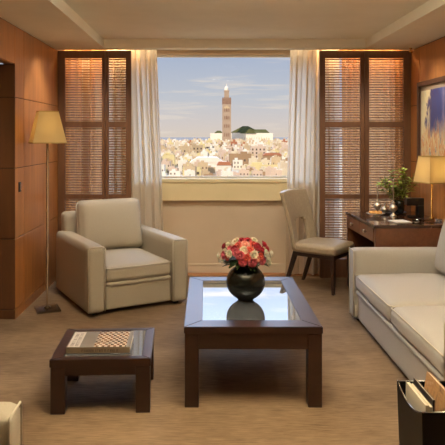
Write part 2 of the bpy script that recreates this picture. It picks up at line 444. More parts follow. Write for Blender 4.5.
# ------------------------------------------------------------------ armchairs and sofa
def arm_mb(x0, x1, y0, y1, h):
    mb = MB(); mb.cushion(x0, x1, y0, y1, .025, h, .006, .035, 12, None, (0, 1, 1)); return mb
def seam(mb, pts, r=.005, closed=True): mb.tube(pts, r, 6, closed); return mb
def make_armchair(label):
    # local: x forward (front face at x=0, back at -.92), y across, centre 0, width .93
    t = thing('armchair', label, 'armchair', (0, 0, 0)); W = .465; fb = M['fabric']
    for s in (1, -1):
        a = arm_mb(-.90, 0, min(s*W, s*(W-.155)), max(s*W, s*(W-.155)), .585).build('arm', fb, t)
        y0, y1 = sorted((s*(W-.006), s*(W-.149)))
        p = MB()
        q = [(0-.004, y, z) for y, z in ((y0, .04), (y0, .565), (y0+.012, .58), (y1-.012, .58), (y1, .565), (y1, .04))]
        p.tube(q, .005, 6).build('piping', M['piping'], a)
    MB().cushion(-.86, -.02, -.31, .31, .035, .245, .004, .02, 8).build('base', fb, t)
    MB().cushion(-.8, -.004, -.305, .305, .235, .272, .0, .017, 8).build('front_roll', fb, t)
    b_ = MB().cushion(-.74, -.002, -.306, .306, .27, .395, .035, .035, 16, None, (0, 0, 1), .002, 3).build('seat_cushion', fb, t)
    MB().tube(ring(-.735, -.004, -.302, .302, .388), .0045, 6, True).build('piping', M['piping'], b_)
    mat = Matrix.Translation((-.80, 0, 0)) @ Matrix.Rotation(R(-6), 4, 'Y')
    MB().cushion(-.09, .05, -.40, .40, .10, .775, .008, .045, 12, mat, (1, 0, 0)).build('backrest', fb, t)
    mat = Matrix.Translation((-.62, 0, .41)) @ Matrix.Rotation(R(-13), 4, 'Y')
    mb = MB().cushion(-.075, .075, -.315, .315, .0, .485, .055, .05, 16, mat, (1, 0, 0), .005, 8)
    o = mb.build('back_cushion', fb, t)
    rp = [mat @ Vector((0.0, p[0], p[1])) for p in [(q[0], q[1]) for q in ring(-.315, .315, .0, .485, 0, .05)]]
    MB().tube(rp, .006, 6, True).build('piping', M['piping'], o)
    for x in (-.08, -.82):
        for y in (-.38, .38):
            MB().taper((x, y, .035), (x, y, 0), .05, .045).build('foot', M['foot'], t)
    return t
ch = make_armchair('cream armchair with a loose back cushion beside the floor lamp, facing the coffee table')
# facing (.454,-.891): front centre between the two measured front corners
ch.location = (-.568, 5.18, 0); ch.rotation_euler.z = R(-61); ch.scale.x = 1.14
ch2 = copy_tree(ch); ch2['label'] = 'cream armchair cut off by the bottom left corner, only its arm showing'
ch2.location = (-.625, 1.635, 0); ch2.rotation_euler.z = R(2); ch2.scale.x = 1

t = thing('sofa', 'long pale cream sofa with back cushions along the right side', 'sofa', (1.19, 2.85, 0)); fb = M['fabric2']
L = 2.15; D = .93
for a, b_ in ((0, .155), (L-.155, L)):
    m_ = MB().cushion(0, D, a, b_, .025, .585, .006, .035, 12, None, (0, 1, 1)).build('arm', fb, t)
    MB().tube([(.004, a+.006, .04), (.004, a+.006, .565), (.004, a+.018, .58), (.004, b_-.018, .58), (.004, b_-.006, .565), (.004, b_-.006, .04)], .005, 6).build('piping', M['piping'], m_)
MB().cushion(.03, .9, .155, L-.155, .03, .245, .0, .02, 8).build('base', fb, t)
MB().cushion(.014, .8, .155, L-.155, .235, .27, .0, .017, 8).build('front_roll', fb, t)
cl_ = (L-.31)/2
for k in range(2):
    y0 = .155+k*cl_+.005; y1 = y0+cl_-.010
    o = MB().cushion(.006, .74, y0, y1, .268, .398, .035, .045, 16, None, (0, 0, 1), .002, 5+k).build('seat_cushion', fb, t)
    MB().tube(ring(.012, .735, y0+.004, y1-.004, .389), .0045, 6, True).build('piping', M['piping'], o)
    mat = Matrix.Translation((.72, 0, .41)) @ Matrix.Rotation(R(12), 4, 'Y')
    o = MB().cushion(-.085, .085, y0+.0, y1-.0, 0, .50, .05, .055, 16, mat, (1, 0, 0), .005, 12+k).build('back_cushion', fb, t)
    rp = [mat @ Vector((0, q[0], q[1])) for q in ring(y0, y1, 0, .50, 0, .05)]
    MB().tube(rp, .006, 6, True).build('piping', M['piping'], o)
MB().cushion(.78, .93, .155, L-.155, .05, .76, .006, .04, 12).build('backrest', fb, t)
for x in (.07, .86):
    for y in (.08, L-.08):
        MB().taper((x, y, .035), (x, y, 0), .05, .045).build('foot', M['foot'], t)

# ------------------------------------------------------------------ tables
def table(name, label, W, D, H, top, fr, leg, apron, loc, rz, cat, legin=0):
    t = thing(name, label, cat, loc, rz)
    fl, frr, ff, fb_ = fr     # frame widths left, right, front, back
    mb = MB()
    z0, z1 = H-top, H
    mb.prism([(0, 0), (W, 0), (W-frr, ff), (fl, ff)], z0, z1, 'z', .003)
    mb.prism([(0, D), (fl, D-fb_), (W-frr, D-fb_), (W, D)], z0, z1, 'z', .003)
    mb.prism([(0, 0), (fl, ff), (fl, D-fb_), (0, D)], z0, z1, 'z', .003)
    mb.prism([(W, 0), (W, D), (W-frr, D-fb_), (W-frr, ff)], z0, z1, 'z', .003)
    mb.box(fl-.01, W-frr+.01, ff-.01, D-fb_+.01, z0, z0+.01)
    mb.build('tabletop', M['dark'], t)
    gm = MB(); gm.mi = 0; gm.box(fl+.002, W-frr-.002, ff+.002, D-fb_-.002, H-.012, H-.002)
    go = gm.build('glass_top', [M['tableglass'], M['glassedge']], t)
    for p in go.data.polygons:
        if abs(p.normal.z) < .5: p.material_index = 1
    i = .004
    mb = MB(); az = z0-.001
    mb.box(leg, W-leg, i+.004, i+.024, az-apron, az); mb.box(leg, W-leg, D-i-.024, D-i-.004, az-apron, az)
    mb.box(i+.004, i+.024, leg, D-leg, az-apron, az); mb.box(W-i-.024, W-i-.004, leg, D-leg, az-apron, az)
    mb.build('apron', M['dark'], t)
    for x in (i, W-i-leg):
        for y in (i, D-i-leg):
            MB().box(x, x+leg, y, y+leg, 0, az, .003).build('leg', M['dark'], t)
    return t
table('coffee_table', 'large dark wood coffee table with glass inset, holding the vase of roses', .77, 1.19, .449, .04, (.10, .10, .125, .12), .078, .085, (-.122, 3.32, 0), 0, 'table')
table('side_table', 'small low dark wood table with glass top holding the picture book', .545, .53, .298, .045, (.07, .05, .045, .045), .078, .045, (-.845, 3.235, 0), R(2.6), 'table')

# book on the small table
bk = thing('picture_book', 'large picture book with checkered cover lying on the small low table', 'book', (-.775, 3.325, .298), R(2))
BW, BD, BH = .352, .262, .036
MB().box(.004, BW-.003, .004, BD-.003, .003, BH-.003).build('page_block', M['pages'], bk)
mb = MB(); mb.mi = 0
mb.box(0, BW, 0, BD, 0, .003, .0008, seg=1); mb.mi = 1; mb.box(0, BW, 0, .0035, .003, BH-.003)
mb.mi = 0; mb.box(0, BW, 0, BD, BH-.003, BH, .0008, seg=1)
cov = mb.build('cover', [M['cover_grey'], M['spine']], bk)
MB().box(.150, BW-.022, .003, BD-.004, BH, BH+.0006).build('cover_picture', M['cover'], cov)
MB().box(.005, .072, .004, BD-.006, BH, BH+.0006).build('title_block', M['cover_white'], cov)
# the unreadable vertical title: rows of upright strokes
mb = MB(); rng = random.Random(4)
for rI, x in enumerate((.018, .044)):
    y = .016
    while y < BD-.03:
        w = rng.choice((.010, .014, .017))
        mb.box(x, x+.018, y, y+.003, BH+.0006, BH+.0011)
        if rng.random() < .7: mb.box(x, x+.003, y, y+w-.004, BH+.0006, BH+.0011)
        if rng.random() < .6: mb.box(x, x+.018, y+w-.006, y+w-.003, BH+.0006, BH+.0011)
        y += w+.002
mb.build('title_lettering', M['ink'], cov)
mb = MB(); x = .085
while x < .285:
    w = rng.choice((.007, .010, .012))
    mb.box(x, x+.0025, -.0006, 0, .009, .022)
    if rng.random() < .7: mb.box(x, x+w-.003, -.0006, 0, .0195, .022)
    if rng.random() < .6: mb.box(x+w-.004, x+w-.002, -.0006, 0, .009, .022)
    x += w+(.008 if rng.random() < .15 else .0015)
mb.build('spine_lettering', M['spineink'], cov)

# ------------------------------------------------------------------ vase and roses
vc = Vector((.256, 3.88, .449))
t = thing('round_vase', 'round black vase of roses on the coffee table', 'vase', vc)
rr = .125; prof = [(0, .0), (.045, 0), (.05, .002)]
for k in range(1, 15):
    a = -PI/2+.36+k*(PI-.36-.55)/14
    prof.append((rr*math.cos(a), (rr+rr*math.sin(a))*.93-.001))
prof += [(.064, .224), (.068, .232), (.062, .232), (.058, .222), (.05, .21), (0, .19)]
MB().lathe(prof, (0, 0, 0), 40).build('body', M['vase'], t)
def rose_mesh(size, seed, open_=1.0):
    rng = random.Random(seed); mb = MB()
    mb.lathe([(0, -.35*size), (.2*size, -.2*size), (.3*size, .05*size), (.2*size, .35*size), (0, .42*size)], (0, 0, 0), 10)
    for ringi, (n, rad, h, tilt) in enumerate(((3, .28, .42, .1), (4, .42, .42, .32), (5, .56, .36, .6), (6, .70, .25, .95))):
        for k in range(n):
            a0 = 2*PI*k/n+ringi*.7+rng.uniform(-.15, .15); wid = 2*PI/n*.72
            t = bmesh.new(); G = 4; gr = []
            for j in range(G+1):
                v = j/G; row = []
                for i in range(G+1):
                    u = i/G*2-1
                    a = a0+u*wid*(.5+.5*math.sin(v*PI*.6+.3))
                    r_ = size*rad*(.45+.62*v**.8)*(1+.22*tilt*open_*v*v)
                    z = size*(-.32+(h+.32)*(v**.9)-.22*tilt*v**3*open_-.10*u*u*v)
                    row.append(t.verts.new((r_*math.cos(a), r_*math.sin(a), z)))
                gr.append(row)
            for j in range(G):
                for i in range(G):
                    f = t.faces.new((gr[j][i], gr[j][i+1], gr[j+1][i+1], gr[j+1][i])); f.smooth = True
            mb.merge(t)
    me = bpy.data.meshes.new('bloom'); mb.bm.to_mesh(me); mb.bm.free(); return me
cols = {'crimson': (172, 30, 50), 'pink': (220, 104, 118), 'cream': (250, 238, 210), 'coral': (222, 98, 82), 'blush': (240, 170, 150), 'white': (250, 244, 224)}
rm = {}
for i, (k, c) in enumerate(cols.items()):
    m, nt, b, o = newmat(k+'_petals')
    f = noise(nt, coords(nt), 60, 2)
    nt.links.new(ramp(nt, f, [(.3, lin(tuple(int(q*.88) for q in c))), (.7, lin(c))]), b.inputs['Base Color'])
    setp(b, Roughness=.6, Subsurface_Weight=.15, Subsurface_Radius=(.01, .004, .003))
    me = rose_mesh(1.0, i+2); me.materials.append(m); rm[k] = me
Z0 = 262/1
dome = Vector((.257, 3.88, .735)); DR = Vector((.158, .158, .118))
bl = [('cream',103,75,1.05),('cream',148,55,1.1),('cream',270,47,.95),('blush',207,80,1.1),('cream',203,117,1.1),('cream',108,140,1.1),('cream',267,148,1.2),
 ('crimson',75,90,1.15),('crimson',186,50,.95),('crimson',228,50,1.0),('crimson',290,95,1.2),('crimson',333,80,1.15),('coral',262,80,1.0),('crimson',140,105,.9),
 ('pink',150,128,1.1),('pink',178,152,1.25),('pink',72,148,1.15),('pink',195,192,1.15),('pink',258,192,1.3),('coral',222,165,1.0),('coral',240,118,1.1),
 ('coral',308,156,1.0),('coral',166,86,1.0),('pink',322,185,1.1),('crimson',352,108,1.0),('white',345,135,1.1),('white',378,138,1.1),('white',358,172,1.3),
 ('white',368,200,.9),('white',42,150,1.0),('white',50,182,.85),('pink',112,108,.9),('crimson',318,118,1.0),('blush',290,175,.85),('coral',95,165,.8)]
def where(px, py):
    v = 'top' if py < 70 else 'upper' if py < 105 else 'middle' if py < 145 else 'lower'
    h = 'far left' if px < 85 else 'left' if px < 155 else 'centre left' if px < 205 else 'centre' if px < 245 else 'centre right' if px < 285 else 'right' if px < 340 else 'far right'
    return v+' '+h
used = {}
CAM = Vector((0, 0, 1.5))
for n_, (c, a, b_, s) in enumerate(bl):
    px = 212+a/6.357; py = 232+b_/6.357
    d = Vector(((px-206)/600, 1, -(py-137)/600))
    q = CAM-dome; A = sum((d[i]/DR[i])**2 for i in range(3)); B = 2*sum(q[i]*d[i]/DR[i]**2 for i in range(3)); Cc = sum((q[i]/DR[i])**2 for i in range(3))-1
    disc = B*B-4*A*Cc
    s_ = (-B-math.sqrt(disc))/(2*A) if disc > 0 else -B/(2*A)
    p = CAM+d*s_
    nrm = (p-dome).normalized()
    col = 'pale' if c in ('cream', 'blush', 'white') else c
    kind = {'cream': 'cream', 'blush': 'pale blush', 'white': 'off-white', 'coral': 'coral', 'pink': 'pink', 'crimson': 'crimson'}[c]
    lab = '%s rose at the %s of the bouquet' % (kind, where(a, b_))
    e = thing('rose', lab, 'rose', p, 0, 'roses in the black vase')
    used.setdefault(lab, []).append(e)
    bo = bpy.data.objects.new('bloom', rm[c]); COL.objects.link(bo); bo.parent = e
    bo.scale = (.0275*s,)*3
    bo.rotation_euler = nrm.to_track_quat('Z', 'Y').to_euler()
    base = Vector((.256, 3.88, .66))+Vector((nrm.x, nrm.y, 0))*.035
    MB().tube([(0, 0, 0)-nrm*.012 if False else -nrm*.008, (base-p)*.55-nrm*.01, base-p], .0028, 6).build('stem', M['stem'], e)
for lab, es in used.items():
    if len(es) == 2:
        es.sort(key=lambda e_: e_.location.x)
        es[0]['label'] = 'left one of two neighbouring '+lab.replace(' rose at', ' roses at')
        es[1]['label'] = 'right one of two neighbouring '+lab.replace(' rose at', ' roses at')
def leaf(mb, p, d, L_, W_, curl=.25, up=Vector((0, 0, 1))):
    d = d.normalized(); s_ = d.cross(up)
    if s_.length < .01: s_ = Vector((1, 0, 0))
    s_.normalize(); n_ = s_.cross(d).normalized(); t = bmesh.new(); rows_ = []
    for j in range(6):
        v = j/5; w = W_*math.sin(PI*(v*.92+.04))**.8; c = p+d*L_*v-n_*L_*curl*v*v
        rows_.append([t.verts.new(c-s_*w/2+n_*w*.15), t.verts.new(c), t.verts.new(c+s_*w/2+n_*w*.15)])
    for j in range(5):
        for i in range(2):
            f = t.faces.new((rows_[j][i], rows_[j][i+1], rows_[j+1][i+1], rows_[j+1][i])); f.smooth = True
    mb.merge(t)
mb = MB(); rng = random.Random(9)
mb.cushion(-.065, .065, -.065, .065, .006, .10, 0, .045, 4)
for k in range(110):
    a = rng.uniform(0, 2*PI); el = rng.uniform(-.12, .6)
    d = Vector((math.cos(a), math.sin(a), el)); p = Vector((math.cos(a)*.07, math.sin(a)*.07, .0+rng.uniform(0, .05)))
    leaf(mb, p, d, rng.uniform(.06, .09), .028, rng.uniform(.1, .4))
o = mb.build('bouquet_foliage', M['leafdark']); o.location = (.256, 3.88, .682)
tag(o, 'dark green leaves tucked under the roses of the bouquet', 'foliage', None, 'stuff')

# ------------------------------------------------------------------ lamps
def shade_mb(b_, tp, z0, z1, th=.003):
    mb = MB(); t = bmesh.new()
    def ringv(h, z): return [t.verts.new((x*h, y*h, z)) for x, y in ((-1,-1), (1,-1), (1,1), (-1,1))]
    o0, o1 = ringv(b_, z0), ringv(tp, z1); i0, i1 = ringv(b_-th, z0), ringv(tp-th, z1)
    for k in range(4):
        k2 = (k+1) % 4
        t.faces.new((o0[k], o0[k2], o1[k2], o1[k])); t.faces.new((i0[k2], i0[k], i1[k], i1[k2]))
        t.faces.new((o0[k2], o0[k], i0[k], i0[k2])); t.faces.new((o1[k], o1[k2], i1[k2], i1[k]))
    mb.merge(t); return mb
def bulb(loc, e, col=(1, .84, .56), r=.03):
    l = bpy.data.lights.new('bulb', 'POINT'); l.energy = e; l.color = col; l.shadow_soft_size = r
    o = bpy.data.objects.new('bulb', l); COL.objects.link(o); o.location = loc; return o
def rims(b_, tp, z0, z1):
    mb = MB()
    for h, z in ((b_, z0), (tp, z1)):
        for s in (-1, 1):
            mb.box(-h-.001, h+.001, s*h-.002, s*h+.002, z-.003, z+.005); mb.box(s*h-.002, s*h+.002, -h-.001, h+.001, z-.003, z+.005)
    return mb
fl = thing('floor_lamp', 'tall floor lamp with tapered yellow shade beside the left wood wall', 'lamp', (-1.375, 5.2, 0), R(-66))
MB().box(-.1, .1, -.1, .1, 0, .022, .003).build('base', M['acrylic'], fl)
MB().lathe([(0, .022), (.03, .022), (.03, .03), (.01, .036), (.01, 1.66), (.006, 1.70), (0, 1.70)], (0,0,0), 14).build('pole', M['brass_dark'], fl)
s0 = shade_mb(.142, .082, 1.448, 1.718).build('lamp_shade', M['shade'], fl); rims(.142, .082, 1.448, 1.718).build('shade_trim', M['shaderim'], s0)
bulb((0, 0, 1.56), 1.0).parent = fl
tl = thing('table_lamp', 'table lamp with tapered yellow shade standing on the desk at right', 'lamp', (2.018, 5.36, .751), R(18))
MB().box(-.07, .07, -.05, .05, 0, .02, .003).build('base', M['acrylic'], tl)
MB().lathe([(0, .02), (.022, .02), (.022, .028), (.007, .034), (.007, .52), (.004, .56), (0, .56)], (0,0,0), 12).build('pole', M['brass'], tl)
s0 = shade_mb(.112, .082, .343, .575).build('lamp_shade', M['shade'], tl); rims(.112, .082, .343, .575).build('shade_trim', M['shaderim'], s0)
bulb((0, 0, .44), 1.2).parent = tl
t = thing('ceiling_spotlight', 'tiny brass spotlight under the ceiling in the right corner', 'spotlight', (2.115, 6.2, CZ))
MB().lathe([(0, 0), (.016, 0), (.016, -.01), (.006, -.012), (.006, -.022), (.018, -.026), (.02, -.05), (.012, -.052), (0, -.045)], (0,0,0), 14).build('spot_head', M['brass'], t)

# ------------------------------------------------------------------ wall switch, outlet
t = thing('light_switch', 'small black switch plate on the left wood wall', 'switch', (XL, 5.05, 1.08))
MB().box(0, .008, -.028, .028, -.042, .042, .002).build('plate', M['plug'], t)
MB().box(.008, .012, -.014, .014, -.026, .026, .002).build('rocker', M['chrome'], t)

# ------------------------------------------------------------------ desk
t = thing('writing_desk', 'brown wooden writing desk with two drawers along the right wall', 'desk', (1.43, 5.10, 0), R(1.5))
DW, DL = .70, .95
MB().box(0, DW, 0, DL, .722, .75, .003).build('desktop', M['desktop'], t)
MB().box(.012, DW, .005, .045, 0, .722, .002).build('side_panel', M['desk'], t)
MB().box(.012, DW, DL-.045, DL-.005, 0, .722, .002).build('side_panel', M['desk'], t)
MB().box(DW-.04, DW-.02, .045, DL-.045, .2, .722, .002).build('back_panel', M['desk'], t)
MB().box(.03, DW-.05, .045, DL-.045, .585, .60, .001).build('underside', M['desk'], t)
for y0, y1 in ((.049, .472), (.478, .901)):
    d_ = MB().box(.006, .024, y0, y1, .60, .717, .003).build('drawer', M['desk'], t)
    MB().lathe([(0, .03), (.014, .028), (.016, .02), (.007, .012), (.007, 0)], (0,0,0), 14, Matrix.Translation((.008, (y0+y1)/2, .66)) @ Matrix.Rotation(R(-90), 4, 'Y')).build('knob', M['silver'], d_)
DT = .7505
# ornaments
def sprinkler(label, loc, h, neck_mat='silver'):
    e = thing('rosewater_sprinkler', label, 'silver bottle', loc, 0, 'silver rosewater sprinklers on the desk')
    MB().lathe([(0, 0), (.03, 0), (.032, .006), (.012, .018), (.009, .035), (.02, .045), (.034, .062), (.037, .078), (.03, .096), (.014, .108), (.011, .118), (.018, .124), (.010, .132)], (0,0,0), 20).build('body', M['silver'], e)
    MB().lathe([(.010, .130), (.0055, .16), (.004, h-.02), (.007, h-.012), (.004, h), (0, h)], (0,0,0), 12).build('neck', M['silver'], e)
    return e
sprinkler('slender silver rosewater sprinkler left of the tray, farther from the camera', (1.675, 5.86, DT), .29)
sprinkler('slender silver rosewater sprinkler in front of the leafy plant, nearer the camera', (1.78, 5.70, DT), .35)
tr = MB().lathe([(0, .004), (.12, .004), (.135, .014), (.142, .016), (.142, .012), (.125, 0), (0, 0)], (0,0,0), 36).build('round_tray', M['black'])
tr.location = (1.83, 5.885, DT); tr.scale = (.95, .8, 1); tag(tr, 'round black tray on the desk under the leafy plant', 'tray')
e = thing('silver_pot', 'squat silver lidded pot on the black tray', 'pot', (1.758, 5.90, DT+.005))
MB().lathe([(0, 0), (.018, 0), (.02, .005), (.033, .02), (.035, .035), (.026, .05), (.018, .054)], (0,0,0), 20).build('body', M['silver'], e)
MB().lathe([(.022, .052), (.016, .062), (.005, .068), (.005, .085), (.008, .09), (0, .098)], (0,0,0), 16).build('lid', M['silver'], e)
e = thing('pastry_plate', 'silver footed plate of golden pastries near the desk edge', 'plate', (1.60, 5.66, DT))
MB().lathe([(0, 0), (.035, 0), (.035, .004), (.012, .008), (.012, .018), (.07, .024), (.088, .032), (.086, .035), (.06, .028), (0, .026)], (0,0,0), 28).build('dish', M['silver'], e)
rng = random.Random(2)
for k in range(8):
    a = k*2*PI/7; r_ = .042 if k < 7 else 0
    p = MB().cushion(-.02, .02, -.014, .014, 0, .018, .004, .009, 4).build('pastry', M['bread'])
    p.location = (1.60+r_*math.cos(a), 5.66+r_*math.sin(a), DT+.0275+(.0 if k < 7 else .004)); p.rotation_euler.z = rng.uniform(0, 3)
    tag(p, 'small golden pastry on the silver plate on the desk', 'pastry', 'pastries on the silver plate')
pp = thing('potted_plant', 'leafy green plant in a dark glass pot on the desk', 'plant', (1.895, 5.89, DT+.006))
MB().lathe([(0, 0), (.04, 0), (.046, .01), (.055, .06), (.052, .11), (.048, .118), (.044, .112), (.045, .08), (0, .075)], (0,0,0), 24).build('pot', M['pot'], pp)
lv = MB(); st = MB(); rng = random.Random(21)
for k in range(20):
    a = rng.uniform(0, 2*PI); sp_ = rng.uniform(.04, .22); hh = rng.uniform(.16, .34)-sp_*.35
    a = [rng.uniform(2.2, 4.2), rng.uniform(-.9, .9), rng.uniform(0, 2*PI)][k % 3]
    tip = Vector((math.cos(a)*sp_, math.sin(a)*sp_*.55, .1+hh)); b0 = Vector((0, 0, .08)); mid = (b0+tip)/2+Vector((0, 0, .05))
    pts = [b0*(1-q)**2+mid*2*q*(1-q)+tip*q*q for q in [i/7 for i in range(8)]]
    st.tube(pts, .0025, 5, False, .001)
    for i in range(2, 8):
        for s in (0, 1, 2):
            ang = rng.uniform(0, 2*PI); d = Vector((math.cos(ang), math.sin(ang), rng.uniform(-.1, .7)))
            leaf(lv, pts[i], d, rng.uniform(.04, .065), rng.uniform(.024, .034), rng.uniform(0, .4))
st.build('stems', M['stem'], pp); lo = lv.build('leaves', M['leaf'], pp); lo['kind'] = 'stuff'
o = MB().box(0, .15, 0, .16, 0, .006, .001).build('folded_paper', M['paper'], None, (1.66, 5.22, DT), (0, 0, R(12))); tag(o, 'white folded papers lying on the desk', 'paper')
e = thing('desk_item', 'black angular desk organizer beside the table lamp', 'item', (1.90, 5.62, DT), R(0))  # black boxes for an unidentified dark shape on the desk
MB().box(-.03, .13, -.04, .04, .11, .18, .004).build('upper_box', M['black'], e)
MB().box(.075, .13, -.04, .04, 0, .11, .004).build('side_support', M['black'], e)
MB().box(.0, .075, -.045, .045, 0, .012, .003).build('foot_plate', M['black'], e)
o = MB().lathe([(0, 0), (.03, 0), (.04, .014), (.042, .022), (.036, .02), (.03, .008), (0, .006)], (0,0,0), 20).build('glass_ashtray', M['acrylic']); o.location = (1.86, 5.30, DT)
tag(o, 'small clear glass ashtray on the desk beside the lamp', 'ashtray')

# ------------------------------------------------------------------ desk chair
t = thing('desk_chair', 'beige leather dining style chair with open back pulled up to the desk', 'chair', (1.165, 5.955, 0), R(-37))
fb = M['leather']
MB().cushion(-.235, .235, -.235, .235, .375, .455, .02, .03, 12, None, (0, 0, 1)).build('seat', fb, t)
MB().box(-.215, .215, -.215, .215, .335, .38, .004).build('seat_frame', M['chairleg'], t)
# curved backrest with an opening low in the middle
bm = bmesh.new(); NX, NZ = 15, 22; wv = {}
def bkpt(u, v, k):   # u -1..1, v 0..1, k thickness side
    z = .40+.55*v; x = -.205-.095*v-.045*v*v+.03*(u*u)+(k*.045-.045)
    top = .012*(1-u*u)*v
    edge = 1-.0*v
    return Vector((x, u*.25*(1-.03*(1-v)), z+top))
cells = set()
for i in range(NX):
    for j in range(NZ):
        um = (i+.5)/NX*2-1; vm = (j+.5)/NZ
        if abs(um) < .45 and .10 < vm < .50-(.05 if abs(um) > .3 else 0): continue
        cells.add((i, j))
def gv(i, j, k):
    if (i, j, k) not in wv: wv[(i, j, k)] = bm.verts.new(bkpt(i/NX*2-1, j/NZ, k))
    return wv[(i, j, k)]
for i, j in cells:
    for k in (0, 1):
        q = [gv(i, j, k), gv(i+1, j, k), gv(i+1, j+1, k), gv(i, j+1, k)]
        bm.faces.new(q if k else q[::-1])
    for (di, dj), (a, b_) in {(-1, 0): ((0, 0), (0, 1)), (1, 0): ((1, 1), (1, 0)), (0, -1): ((1, 0), (0, 0)), (0, 1): ((0, 1), (1, 1))}.items():
        if (i+di, j+dj) not in cells:
            p, q = (i+a[0], j+a[1]), (i+b_[0], j+b_[1])
            bm.faces.new((gv(*p, 0), gv(*q, 0), gv(*q, 1), gv(*p, 1)))
bmesh.ops.recalc_face_normals(bm, faces=bm.faces[:])
me = bpy.data.meshes.new('backrest'); bm.to_mesh(me); bm.free(); me.materials.append(fb)
for p in me.polygons: p.use_smooth = True
o = bpy.data.objects.new('backrest', me); COL.objects.link(o); o.parent = t
bv = o.modifiers.new('bevel', 'BEVEL'); bv.width = .010; bv.segments = 3; bv.limit_method = 'ANGLE'; bv.angle_limit = R(50)
for y in (-.19, .19):
    MB().taper((.19, y, .36), (.195, y, 0), .042, .028).build('leg', M['chairleg'], t)
    MB().taper((-.195, y, .40), (-.325, y, 0), .045, .03).build('leg', M['chairleg'], t)

# ------------------------------------------------------------------ picture
t = thing('framed_painting', 'framed abstract painting in blue, cream and orange on the right wall', 'painting', (XR, 5.53, 1.625))
hy, hz = .55, .425
mb = MB()
fw = .045
mb.box(-.035, -.001, -hy, hy, hz-fw, hz, .003); mb.box(-.035, -.001, -hy, hy, -hz, -hz+fw, .003)
mb.box(-.035, -.001, -hy, -hy+fw, -hz+fw, hz-fw, .003); mb.box(-.035, -.001, hy-fw, hy, -hz+fw, hz-fw, .003)
mb.build('frame', M['frame'], t)
MB().box(-.012, -.002, -hy+fw, hy-fw, -hz+fw, hz-fw).build('mat_board', M['mat_board'], t)
MB().box(-.02, -.012, -hy+fw+.04, hy-fw-.04, -hz+fw+.03, hz-fw-.05).build('canvas', M['canvas'], t)

# ------------------------------------------------------------------ magazine rack
t = thing('magazine_box', 'black leather magazine box on the floor in front of the sofa arm', 'magazine rack', (.90, 2.50, 0))
Wd, Dp, Hh, th = .40, .33, .35, .010
bm = bmesh.new()
def side(x_in, out):   # scooped side panel
    pts = [(.0, 0), (Dp, 0)]
    top = []
    for k in range(13):
        y = Dp-k*Dp/12; v = k/12
        dip = .042*max(0, math.sin(PI*min(1, v*1.02)))**.8
        top.append((y, Hh-dip))
    return [(0.0, 0), (Dp, 0)]+top
mb = MB()
mb.prism(side(0, 0), 0, th, 'x')
mb.prism(side(0, 0), Wd-th, Wd, 'x')
mb.box(th, Wd-th, 0, th, 0, Hh, .001, seg=1); mb.box(th, Wd-th, Dp-th, Dp, 0, Hh, .001, seg=1); mb.box(th, Wd-th, th, Dp-th, 0, th)
o = mb.build('box_body', M['blackleather'], t)
for v in o.data.vertices:
    f = 1-v.co.z/Hh
    v.co.x += (Wd/2-v.co.x)*.05*f; v.co.y += (Dp/2-v.co.y)*.06*f
mb = MB()
rim = [(th/2, p[0], p[1]+.002) for p in side(0, 0)[2:]]
mb.tube(rim, .003, 6); mb.tube([(Wd-th/2, p[1], p[2]) for p in rim], .003, 6)
mb.tube([(0, th/2, Hh+.001), (Wd, th/2, Hh+.001)], .002, 6); mb.tube([(0, Dp-th/2, Hh+.001), (Wd, Dp-th/2, Hh+.001)], .002, 6)
mb.build('metal_rim', M['chrome'], t)
# contents: things of their own
def leaning(name, label, x, lean, w, d, h, mats, cat='magazine', y=.03, pitch=0):
    e = thing(name, label, cat, (.90+x, 2.50+y, .016)); e.rotation_euler = (R(pitch), R(lean), 0)
    MB().box(.0015, w-.0015, .003, d-.003, .002, h-.003).build('pages', M['pages'], e)
    mb = MB(); mb.box(0, .0015, 0, d, 0, h); mb.box(w-.0015, w, 0, d, 0, h); mb.box(.0015, w-.0015, 0, .0015, 0, h)
    mb.build('cover', mats, e); return e
leaning('magazine', 'thick cream magazine leaning at the left inside the black box', .022, .6, .016, .25, .352, M['cream_magazine'])
leaning('magazine', 'thinner cream magazine second from the left in the black box', .0395, .9, .012, .25, .345, M['cream_magazine'])
leaning('magazine', 'dark glossy magazine in the middle of the black box', .053, 2.5, .008, .24, .362, M['grey_magazine'], 'magazine', .06)
leaning('magazine', 'tall magazine with a warm orange and tan cover sticking out of the black box', .064, 9, .014, .27, .40, M['warm_cover'], 'magazine', .02)

# ------------------------------------------------------------------ outside
GZ = -22
struct(MB().box(-900, 1500, 60, 2150, GZ-1, GZ).build('ground', speck('city_ground', (190, 170, 136), (214, 194, 160), .05, .9)))
struct(MB().box(-9000, 9000, 2150, 45000, GZ-6, GZ-4).build('sea', plain('hazy_sea', (152, 146, 140), .9, 0, 0)))
hm = {}
for k, c in {'white': (240, 232, 218), 'cream': (228, 212, 184), 'tan': (208, 184, 150), 'yellow': (226, 208, 156), 'brown': (172, 142, 110), 'terra': (184, 124, 94), 'rose': (218, 194, 174)}.items():
    hm[k] = speck('plaster_'+k, tuple(int(v*.95) for v in c), c, .2, .9, spec=.1)
M['hwin'] = plain('house_window_dark', (92, 76, 66), .6)
M['green'] = speck('green_tile_roof', (88, 86, 54), (110, 108, 70), .05, .9, spec=0)
M['stone'] = speck('minaret_stone', (172, 148, 128), (184, 160, 138), .08, .8)
M['stonedk'] = speck('minaret_tile_band', (134, 104, 88), (160, 128, 106), .25, .8)
M['marble'] = speck('white_marble', (240, 230, 214), (248, 240, 226), .05, .7)
